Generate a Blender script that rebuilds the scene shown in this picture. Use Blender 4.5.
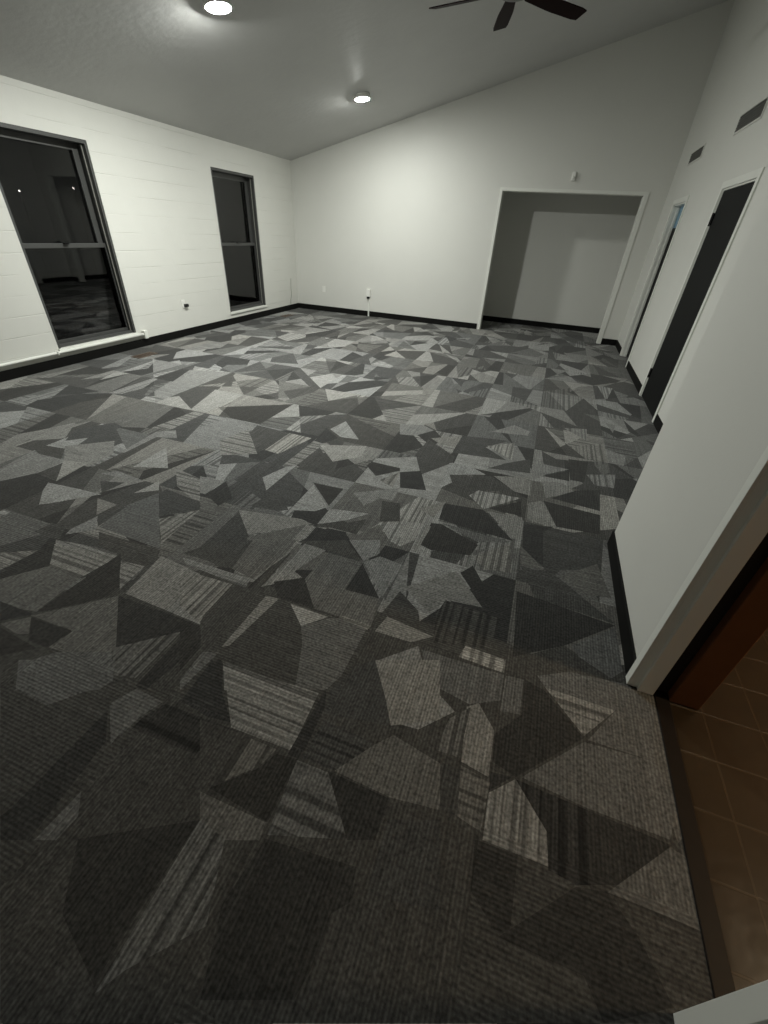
import bpy, bmesh, math, random
from mathutils import Vector, Matrix, Euler
from mathutils.geometry import tessellate_polygon
for o in list(bpy.data.objects): bpy.data.objects.remove(o)
SC = bpy.context.scene; COL = SC.collection; PI = math.pi

# ---------------------------------------------------------------- camera
cd = bpy.data.cameras.new('camera'); cam = bpy.data.objects.new('camera', cd); COL.objects.link(cam)
R_ = Vector((0.93871972, 0.34078751, 0.05166381)); U_ = Vector((-0.23112366, 0.51114285, 0.82783745)); F_ = Vector((-0.25570908, 0.78904807, -0.55858393))
cam.matrix_world = Matrix(((R_.x, U_.x, -F_.x, 0), (R_.y, U_.y, -F_.y, 0), (R_.z, U_.z, -F_.z, 1.5497), (0, 0, 0, 1)))
cd.sensor_fit = 'HORIZONTAL'; cd.sensor_width = 36; cd.lens = 417.37/768*36; cd.clip_start = .02
SC.camera = cam
# ---------------------------------------------------------------- world, view
w = bpy.data.worlds.new('night'); SC.world = w; w.use_nodes = True
w.node_tree.nodes['Background'].inputs[0].default_value = (.5, .6, .8, 1); w.node_tree.nodes['Background'].inputs[1].default_value = .004
SC.view_settings.view_transform = 'Standard'; SC.view_settings.look = 'None'; SC.view_settings.gamma = 1; SC.view_settings.use_curve_mapping = False
SC.view_settings.exposure = 2.85
LAMP = 210.0      # radiance of the two ceiling light lenses
HALL = 15.0        # watts of the warm hallway ceiling lamp
# ---------------------------------------------------------------- measurements
XL, YB, XR, XN, YC = -5.293, 9.155, 1.343, .698, 10.307
YF = -2.3; ZL, SL = 2.565, .2548
def cz(x): return ZL + SL*(x-XL)

# ---------------------------------------------------------------- materials
def mat(name, col, rough=.6, metal=0, emit=0, spec=.5, bump=0, bscale=200, var=0, vscale=3, ecol=None, bdist=.002):
    m = bpy.data.materials.new(name); m.use_nodes = True; nt = m.node_tree; N = nt.nodes; b = N['Principled BSDF']
    b.inputs['Base Color'].default_value = (*col, 1); b.inputs['Roughness'].default_value = rough; b.inputs['Metallic'].default_value = metal
    b.inputs['Specular IOR Level'].default_value = spec
    tc = N.new('ShaderNodeTexCoord')
    if emit: b.inputs['Emission Color'].default_value = (*(ecol or col), 1); b.inputs['Emission Strength'].default_value = emit
    if bump:
        n = N.new('ShaderNodeTexNoise'); n.inputs['Scale'].default_value = bscale; n.inputs['Detail'].default_value = 3
        k = N.new('ShaderNodeBump'); k.inputs['Strength'].default_value = bump; k.inputs['Distance'].default_value = bdist
        nt.links.new(tc.outputs['Object'], n.inputs['Vector']); nt.links.new(n.outputs['Fac'], k.inputs['Height']); nt.links.new(k.outputs['Normal'], b.inputs['Normal'])
    n2 = N.new('ShaderNodeTexNoise'); n2.inputs['Scale'].default_value = vscale; n2.inputs['Detail'].default_value = 4
    rp = N.new('ShaderNodeMapRange'); rp.inputs['To Min'].default_value = 1-var; rp.inputs['To Max'].default_value = 1+var
    mx = N.new('ShaderNodeMix'); mx.data_type = 'RGBA'; mx.blend_type = 'MULTIPLY'; mx.inputs['Factor'].default_value = 1
    mx.inputs['A'].default_value = (*col, 1)
    nt.links.new(tc.outputs['Object'], n2.inputs['Vector']); nt.links.new(n2.outputs['Fac'], rp.inputs['Value'])
    cb = N.new('ShaderNodeCombineColor')
    for i in range(3): nt.links.new(rp.outputs['Result'], cb.inputs[i])
    nt.links.new(cb.outputs[0], mx.inputs['B']); nt.links.new(mx.outputs['Result'], b.inputs['Base Color'])
    return m
M = {}
M['wall'] = mat('painted drywall', (.67, .67, .63), .55, bump=.25, bscale=120, var=.02)
M['ceiling'] = mat('painted ceiling', (.55, .55, .54), .5, bump=.4, bscale=14, var=.04, bdist=.006)
M['trim'] = mat('white trim paint', (.76, .77, .72), .35, var=.03)
M['base'] = mat('black rubber base', (.006, .006, .0055), .6, spec=.15, var=.2)
M['plastic'] = mat('white plastic', (.8, .8, .76), .35, var=.02)
M['black'] = mat('black plastic', (.012, .012, .012), .4, var=.1)
M['bronze'] = mat('dark bronze window metal', (.075, .076, .073), .45, metal=.2, var=.15)
M['channel'] = mat('worn aluminium channel', (.42, .42, .38), .4, metal=.6, var=.3, vscale=40)
M['door'] = mat('dark painted door', (.006, .0065, .0065), .6, spec=.15, var=.1)
M['hinge'] = mat('dark hinge metal', (.02, .02, .02), .35, metal=.8, var=.1)
M['blade'] = mat('dark mahogany blade', (.012, .0035, .0035), .6, spec=.1, var=.3, vscale=20)
M['fanmetal'] = mat('dark bronze fan metal', (.03, .027, .025), .35, metal=.6, var=.1)
M['lens'] = mat('lit lens', (.9, .9, .85), .4, emit=LAMP*.40, ecol=(.98, 1, .94))
M['lens_bright'] = mat('lit lens', (.9, .9, .85), .4, emit=LAMP*1.08, ecol=(.98, 1, .94))
M['grille'] = mat('grey duct grille', (.11, .11, .10), .5, metal=.2, var=.1)
M['brown'] = mat('brown register metal', (.085, .058, .042), .5, var=.15, vscale=30)
M['brownwood'] = mat('red brown painted wood', (.15, .062, .024), .5, spec=.2, var=.2, vscale=8)
M['threshold'] = mat('dark wood threshold', (.010, .007, .005), .5, spec=.2, var=.3, vscale=30)
M['hallwall'] = mat('tan hall paint', (.28, .17, .09), .6, var=.05)
M['teal'] = mat('blue frosted pane', (.08, .14, .17), .5, emit=.010, ecol=(.40, .70, .90), var=.05)
M['porch'] = mat('lit porch globe', (.9, .9, .8), .4, emit=3, ecol=(1, .95, .85))
M['outside'] = mat('night ground', (.03, .03, .028), .9, var=.4)
def glassmat():
    m = bpy.data.materials.new('window glass'); m.use_nodes = True; nt = m.node_tree; N = nt.nodes
    N.remove(N['Principled BSDF']); out = N['Material Output']
    g = N.new('ShaderNodeBsdfGlossy'); g.inputs['Roughness'].default_value = .02; t = N.new('ShaderNodeBsdfTransparent'); t.inputs['Color'].default_value = (.6, .6, .6, 1)
    f = N.new('ShaderNodeFresnel'); f.inputs['IOR'].default_value = 1.55
    a = N.new('ShaderNodeMixShader'); nt.links.new(f.outputs[0], a.inputs[0]); nt.links.new(t.outputs[0], a.inputs[1]); nt.links.new(g.outputs[0], a.inputs[2]); nt.links.new(a.outputs[0], out.inputs[0])
    return m
M['glass'] = glassmat()
def screenmat():
    m = bpy.data.materials.new('insect screen mesh'); m.use_nodes = True; nt = m.node_tree; N = nt.nodes
    N.remove(N['Principled BSDF']); out = N['Material Output']
    d = N.new('ShaderNodeBsdfDiffuse'); d.inputs['Color'].default_value = (.07, .07, .065, 1); t = N.new('ShaderNodeBsdfTransparent')
    tc = N.new('ShaderNodeTexCoord'); n = N.new('ShaderNodeTexNoise'); n.inputs['Scale'].default_value = 6
    rp = N.new('ShaderNodeMapRange'); rp.inputs['To Min'].default_value = .45; rp.inputs['To Max'].default_value = .6
    a = N.new('ShaderNodeMixShader'); nt.links.new(tc.outputs['Object'], n.inputs['Vector']); nt.links.new(n.outputs['Fac'], rp.inputs['Value']); nt.links.new(rp.outputs[0], a.inputs[0])
    nt.links.new(t.outputs[0], a.inputs[1]); nt.links.new(d.outputs[0], a.inputs[2]); nt.links.new(a.outputs[0], out.inputs[0])
    return m
M['screen'] = screenmat()
def blockmat():
    m = mat('painted block', (.68, .68, .635), .5, var=.025, vscale=5); nt = m.node_tree; N = nt.nodes; b = N['Principled BSDF']
    g = N.new('ShaderNodeNewGeometry'); s = N.new('ShaderNodeSeparateXYZ'); c = N.new('ShaderNodeCombineXYZ')
    nt.links.new(g.outputs['Position'], s.inputs[0]); nt.links.new(s.outputs['Y'], c.inputs['X']); nt.links.new(s.outputs['Z'], c.inputs['Y'])
    br = N.new('ShaderNodeTexBrick'); br.inputs['Scale'].default_value = 1; br.inputs['Brick Width'].default_value = 60; br.inputs['Row Height'].default_value = .193
    br.inputs['Mortar Size'].default_value = .005; br.inputs['Mortar Smooth'].default_value = .6
    # joints are filled with paint unevenly: a slow noise fades them in and out
    n = N.new('ShaderNodeTexNoise'); n.inputs['Scale'].default_value = 1.7; n.inputs['Detail'].default_value = 2
    rp = N.new('ShaderNodeMapRange'); rp.inputs['From Min'].default_value = .38; rp.inputs['From Max'].default_value = .6
    mu = N.new('ShaderNodeMath'); mu.operation = 'MULTIPLY'; n3 = N.new('ShaderNodeTexNoise'); n3.inputs['Scale'].default_value = 60
    ad = N.new('ShaderNodeMath'); ad.operation = 'MULTIPLY_ADD'; ad.inputs[1].default_value = -.12
    bp = N.new('ShaderNodeBump'); bp.invert = True; bp.inputs['Strength'].default_value = .6; bp.inputs['Distance'].default_value = .006
    L = nt.links.new
    L(c.outputs[0], br.inputs['Vector']); L(g.outputs['Position'], n.inputs['Vector']); L(g.outputs['Position'], n3.inputs['Vector']); L(n.outputs['Fac'], rp.inputs['Value'])
    L(rp.outputs[0], mu.inputs[0]); L(br.outputs['Fac'], mu.inputs[1]); L(n3.outputs['Fac'], ad.inputs[0]); L(mu.outputs[0], ad.inputs[2]); L(ad.outputs[0], bp.inputs['Height']); L(bp.outputs[0], b.inputs['Normal'])
    return m
M['block'] = blockmat()
def carpetmat():
    m = bpy.data.materials.new('carpet tile'); m.use_nodes = True; nt = m.node_tree; N = nt.nodes; b = N['Principled BSDF']; L = nt.links.new
    b.inputs['Roughness'].default_value = .9; b.inputs['Specular IOR Level'].default_value = .1; b.inputs['Sheen Weight'].default_value = .13; b.inputs['Sheen Roughness'].default_value = .5
    at = N.new('ShaderNodeAttribute'); at.attribute_name = 'shard'; sc = N.new('ShaderNodeSeparateColor'); L(at.outputs['Color'], sc.inputs[0])
    g = N.new('ShaderNodeNewGeometry'); sp = N.new('ShaderNodeSeparateXYZ'); L(g.outputs['Position'], sp.inputs[0])
    def math_(op, a, b_=None, c_=None):
        k = N.new('ShaderNodeMath'); k.operation = op
        for i, v in enumerate((a, b_, c_)):
            if v is None: continue
            if isinstance(v, (int, float)): k.inputs[i].default_value = v
            else: L(v, k.inputs[i])
        return k.outputs[0]
    X, Y = sp.outputs['X'], sp.outputs['Y']
    # quarter turned tiles: the ribs run the other way on every second tile
    tx = math_('FLOOR', math_('DIVIDE', math_('SUBTRACT', X, .18), .61)); ty = math_('FLOOR', math_('DIVIDE', math_('SUBTRACT', Y, .64), .61))
    par = math_('COMPARE', math_('FLOORED_MODULO', math_('MULTIPLY_ADD', ty, 2., tx), 3.), 1., .2)
    def mixv(f, a, b_): return math_('ADD', math_('MULTIPLY', a, math_('SUBTRACT', 1, f)), math_('MULTIPLY', b_, f))
    q = mixv(par, X, Y); rib = math_('MULTIPLY_ADD', math_('SINE', math_('MULTIPLY', q, 2*PI/.012)), .5, .5)
    # barcode stripes: one dimensional noise across the stripe direction
    def bars(coord, seed):
        c = N.new('ShaderNodeCombineXYZ'); L(coord, c.inputs['X']); c.inputs['Y'].default_value = seed
        n = N.new('ShaderNodeTexNoise'); n.inputs['Scale'].default_value = 34; n.inputs['Detail'].default_value = 1.5; L(c.outputs[0], n.inputs['Vector'])
        r = N.new('ShaderNodeMapRange'); r.inputs['From Min'].default_value = .44; r.inputs['From Max'].default_value = .52; r.inputs['To Min'].default_value = .50; r.inputs['To Max'].default_value = 1.12
        L(n.outputs['Fac'], r.inputs['Value']); return r.outputs[0]
    isx = math_('COMPARE', sc.outputs[1], .5, .2); isy = math_('COMPARE', sc.outputs[1], 1., .2)
    st = math_('MULTIPLY', mixv(isx, 1., bars(Y, 3.)), mixv(isy, 1., bars(X, 7.)))
    # yarn flecks and faint streaks along the ribs
    n1 = N.new('ShaderNodeTexNoise'); n1.inputs['Scale'].default_value = 85; n1.inputs['Detail'].default_value = 3; L(g.outputs['Position'], n1.inputs['Vector'])
    r1 = N.new('ShaderNodeMapRange'); r1.inputs['From Min'].default_value = .3; r1.inputs['From Max'].default_value = .7; r1.inputs['To Min'].default_value = .55; r1.inputs['To Max'].default_value = 1.45; L(n1.outputs['Fac'], r1.inputs['Value'])
    n2 = N.new('ShaderNodeTexNoise'); n2.inputs['Scale'].default_value = 16; n2.inputs['Detail'].default_value = 4; L(g.outputs['Position'], n2.inputs['Vector'])
    r2 = N.new('ShaderNodeMapRange'); r2.inputs['From Min'].default_value = .3; r2.inputs['From Max'].default_value = .7; r2.inputs['To Min'].default_value = .85; r2.inputs['To Max'].default_value = 1.15; L(n2.outputs['Fac'], r2.inputs['Value'])
    cs = N.new('ShaderNodeCombineXYZ'); L(math_('MULTIPLY', q, 90.), cs.inputs['X']); L(math_('MULTIPLY', math_('ADD', X, Y), 2.), cs.inputs['Y'])
    n4 = N.new('ShaderNodeTexNoise'); n4.inputs['Scale'].default_value = 1; n4.inputs['Detail'].default_value = 2; L(cs.outputs[0], n4.inputs['Vector'])
    r4 = N.new('ShaderNodeMapRange'); r4.inputs['From Min'].default_value = .3; r4.inputs['From Max'].default_value = .7; r4.inputs['To Min'].default_value = .8; r4.inputs['To Max'].default_value = 1.2; L(n4.outputs['Fac'], r4.inputs['Value'])
    v = math_('MULTIPLY', math_('MULTIPLY', sc.outputs[0], st), math_('MULTIPLY', math_('MULTIPLY', r1.outputs[0], r2.outputs[0]), math_('MULTIPLY', r4.outputs[0], math_('MULTIPLY_ADD', rib, .40, .80))))
    cc = N.new('ShaderNodeCombineColor'); tint = sc.outputs[2]
    L(math_('MULTIPLY', v, math_('MULTIPLY_ADD', tint, .035, .985)), cc.inputs[0]); L(math_('MULTIPLY', v, 1.0), cc.inputs[1]); L(math_('MULTIPLY', v, math_('MULTIPLY_ADD', tint, -.05, .975)), cc.inputs[2])
    L(cc.outputs[0], b.inputs['Base Color'])
    bp = N.new('ShaderNodeBump'); bp.inputs['Strength'].default_value = .3; bp.inputs['Distance'].default_value = .002; L(math_('ADD', rib, n1.outputs['Fac']), bp.inputs['Height']); L(bp.outputs[0], b.inputs['Normal'])
    return m
M['carpet'] = carpetmat()
def tilemat():
    m = mat('brown floor tile', (.027, .018, .009), .3, var=.25, vscale=6); nt = m.node_tree; N = nt.nodes; b = N['Principled BSDF']; L = nt.links.new
    g = N.new('ShaderNodeNewGeometry'); mp = N.new('ShaderNodeMapping'); mp.inputs['Location'].default_value = (-.97, -1.355, 0); L(g.outputs['Position'], mp.inputs['Vector'])
    br = N.new('ShaderNodeTexBrick'); br.offset = 0; br.inputs['Scale'].default_value = 1; br.inputs['Brick Width'].default_value = .2; br.inputs['Row Height'].default_value = .2
    br.inputs['Mortar Size'].default_value = .004; br.inputs['Mortar Smooth'].default_value = .3; L(mp.outputs[0], br.inputs['Vector'])
    mx = N.new('ShaderNodeMix'); mx.data_type = 'RGBA'; src = b.inputs['Base Color'].links[0].from_socket
    L(br.outputs['Fac'], mx.inputs['Factor']); L(src, mx.inputs['A']); mx.inputs['B'].default_value = (.050, .035, .020, 1); L(mx.outputs['Result'], b.inputs['Base Color'])
    n = N.new('ShaderNodeTexNoise'); n.inputs['Scale'].default_value = 9; L(g.outputs['Position'], n.inputs['Vector'])
    a = N.new('ShaderNodeMath'); a.operation = 'MULTIPLY_ADD'; a.inputs[1].default_value = -.5; L(br.outputs['Fac'], a.inputs[0]); L(n.outputs['Fac'], a.inputs[2])
    bp = N.new('ShaderNodeBump'); bp.inputs['Strength'].default_value = .4; bp.inputs['Distance'].default_value = .006; L(a.outputs[0], bp.inputs['Height']); L(bp.outputs[0], b.inputs['Normal'])
    return m
M['tile'] = tilemat()

# ---------------------------------------------------------------- helpers
def obj(name, bm, m, parent=None, smooth=False, loc=None):
    me = bpy.data.meshes.new(name); bmesh.ops.recalc_face_normals(bm, faces=bm.faces); bm.to_mesh(me); bm.free()
    me.materials.append(M[m] if isinstance(m, str) else m)
    if smooth:
        for p in me.polygons: p.use_smooth = True
    o = bpy.data.objects.new(name, me); COL.objects.link(o)
    if parent: o.parent = parent
    if loc: o.location = loc
    return o
def tag(o, label=None, cat=None, group=None, kind=None):
    if label: o['label'] = label
    if cat: o['category'] = cat
    if group: o['group'] = group
    if kind: o['kind'] = kind
    return o
def empty(name, loc, rot=(0, 0, 0)):
    o = bpy.data.objects.new(name, None); COL.objects.link(o); o.location = loc; o.rotation_euler = rot; o.empty_display_size = .05; return o
def struct(name, bm, m, parent=None, smooth=False):
    o = obj(name, bm, m, parent, smooth)
    if parent is None: o['kind'] = 'structure'
    return o
def bx(bm, x0, x1, y0, y1, z0, z1, bev=0):
    b = bmesh.new(); vs = [b.verts.new((x, y, z)) for x in (x0, x1) for y in (y0, y1) for z in (z0, z1)]
    for f in ((0, 1, 3, 2), (4, 6, 7, 5), (0, 4, 5, 1), (2, 3, 7, 6), (0, 2, 6, 4), (1, 5, 7, 3)): b.faces.new([vs[i] for i in f])
    if bev: bmesh.ops.bevel(b, geom=list(b.edges), offset=bev, segments=2, affect='EDGES', profile=.5)
    me = bpy.data.meshes.new('tmp'); b.to_mesh(me); b.free(); bm.from_mesh(me); bpy.data.meshes.remove(me); return bm
def box(*a, **k): return bx(bmesh.new(), *a, **k)
def boxes(L, bev=0):
    bm = bmesh.new()
    for a in L: bx(bm, *a, bev=bev)
    return bm
def lathe(prof, n=32, M_=None, bm=None):
    bm = bm or bmesh.new(); rings = []
    for r, z in prof:
        if r < 1e-6: rings.append([bm.verts.new((0, 0, z))]); continue
        rings.append([bm.verts.new((r*math.cos(2*PI*i/n), r*math.sin(2*PI*i/n), z)) for i in range(n)])
    for a, b in zip(rings, rings[1:]):
        for i in range(n):
            j = (i+1) % n
            if len(a) == 1 and len(b) == 1: continue
            if len(a) == 1: bm.faces.new((a[0], b[i], b[j]))
            elif len(b) == 1: bm.faces.new((a[i], a[j], b[0]))
            else: bm.faces.new((a[i], a[j], b[j], b[i]))
    if M_ is not None: bmesh.ops.transform(bm, matrix=M_, verts=[v for r in rings for v in r])
    return bm
def tube(pts, r, n=12):
    bm = bmesh.new(); rings = []
    for k, p in enumerate(pts):
        p = Vector(p); a = Vector(pts[max(0, k-1)]); b = Vector(pts[min(len(pts)-1, k+1)]); d = (b-a).normalized()
        s = d.cross(Vector((0, 0, 1)) if abs(d.z) < .9 else Vector((1, 0, 0))).normalized(); t = d.cross(s)
        rings.append([bm.verts.new(p+(s*math.cos(2*PI*i/n)+t*math.sin(2*PI*i/n))*r) for i in range(n)])
    for a, b in zip(rings, rings[1:]):
        for i in range(n): bm.faces.new((a[i], a[(i+1) % n], b[(i+1) % n], b[i]))
    bm.faces.new(rings[0]); bm.faces.new(rings[-1][::-1]); return bm
def wall(name, P, us, zs, holes, m, top=None):
    """a slab with rectangular openings: P(u, z, w) -> point, w = 0 room face, 1 rear face"""
    us = sorted(set(us + [h[i] for h in holes for i in (0, 1)])); zs = sorted(set(zs + [h[i] for h in holes for i in (2, 3)]))
    nu, nz = len(us)-1, len(zs)-1
    def solid(i, j):
        if not (0 <= i < nu and 0 <= j < nz): return False
        u, z = (us[i]+us[i+1])/2, (zs[j]+zs[j+1])/2
        return not any(h[0] < u < h[1] and h[2] < z < h[3] for h in holes)
    bm = bmesh.new(); V = {}
    def vt(i, j, w):
        if (i, j, w) not in V:
            z = top(us[i]) if (top and j == nz) else zs[j]
            V[(i, j, w)] = bm.verts.new(P(us[i], z, w))
        return V[(i, j, w)]
    for i in range(nu):
        for j in range(nz):
            if not solid(i, j): continue
            bm.faces.new((vt(i, j, 0), vt(i+1, j, 0), vt(i+1, j+1, 0), vt(i, j+1, 0))); bm.faces.new((vt(i, j, 1), vt(i+1, j, 1), vt(i+1, j+1, 1), vt(i, j+1, 1)))
            for di, dj, a, b in ((-1, 0, (i, j), (i, j+1)), (1, 0, (i+1, j), (i+1, j+1)), (0, -1, (i, j), (i+1, j)), (0, 1, (i, j+1), (i+1, j+1))):
                if not solid(i+di, j+dj): bm.faces.new((vt(*a, 0), vt(*b, 0), vt(*b, 1), vt(*a, 1)))
    return struct(name, bm, m)
# ---------------------------------------------------------------- floor: carpet tiles cut into shards (pattern stays inside one mesh)
def area(p): return sum(p[i][0]*p[(i+1) % len(p)][1]-p[(i+1) % len(p)][0]*p[i][1] for i in range(len(p)))/2
def clip(p, a, b, keep=1):
    """part of convex polygon p left (keep=1) or right (-1) of the line a-b"""
    out = []; n = len(p)
    def s(q): return keep*((b[0]-a[0])*(q[1]-a[1])-(b[1]-a[1])*(q[0]-a[0]))
    for i in range(n):
        q, r = p[i], p[(i+1) % n]; sq, sr = s(q), s(r)
        if sq >= 0: out.append(q)
        if sq*sr < 0: t = sq/(sq-sr); out.append((q[0]+(r[0]-q[0])*t, q[1]+(r[1]-q[1])*t))
    return out
rnd = random.Random(11); T = .61
TONE = [.034, .056, .108, .185, .25]
polys = []      # [tone, stripe, tint, points]
def cell(t0, t1, st, tint, pts):
    if len(pts) >= 3 and abs(area(pts)) > 2e-5: polys.append([t0, st, tint, pts])
for ix in range(-10, 4):
    for iy in range(-6, 17):
        x0, y0 = .18+ix*T, .64+iy*T; tint = rnd.random()
        ps = [[(x0, y0), (x0+T, y0), (x0+T, y0+T), (x0, y0+T)]]
        # long diagonals from corners and edge points make the shards
        for k in range(rnd.choice((4, 4, 5, 6) if iy < 4 else (6, 7, 8, 9))):
            e = [(x0+rnd.choice((0, .25, .5, .75, 1))*T, y0+rnd.choice((0, 1))*T), (x0+rnd.choice((0, 1))*T, y0+rnd.choice((0, .3, .5, .7, 1))*T)]
            if rnd.random() < .4: e = [(x0+rnd.choice((.2, .45, .7))*T, y0), (x0+rnd.choice((.1, .4, .8))*T, y0+T)]
            if abs(e[0][0]-e[1][0])+abs(e[0][1]-e[1][1]) < .1: continue
            big = max(ps, key=lambda p: abs(area(p))); others = [p for p in ps if p is not big and rnd.random() < .6]
            for p in [big]+others:
                a, b = clip(p, *e, 1), clip(p, *e, -1)
                if len(a) >= 3 and len(b) >= 3 and abs(area(a)) > 4e-3 and abs(area(b)) > 4e-3: ps.remove(p); ps += [a, b]
        last = None
        for p in ps:
            tone = rnd.choice([t for t in (0, 1, 1, 2, 2, 3, 3, 4) if t != last]); last = tone
            cell(TONE[tone], 0, rnd.choice((0, 0, .5, 1)) if tone >= 2 and rnd.random() < .6 else 0, tint, p)
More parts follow.
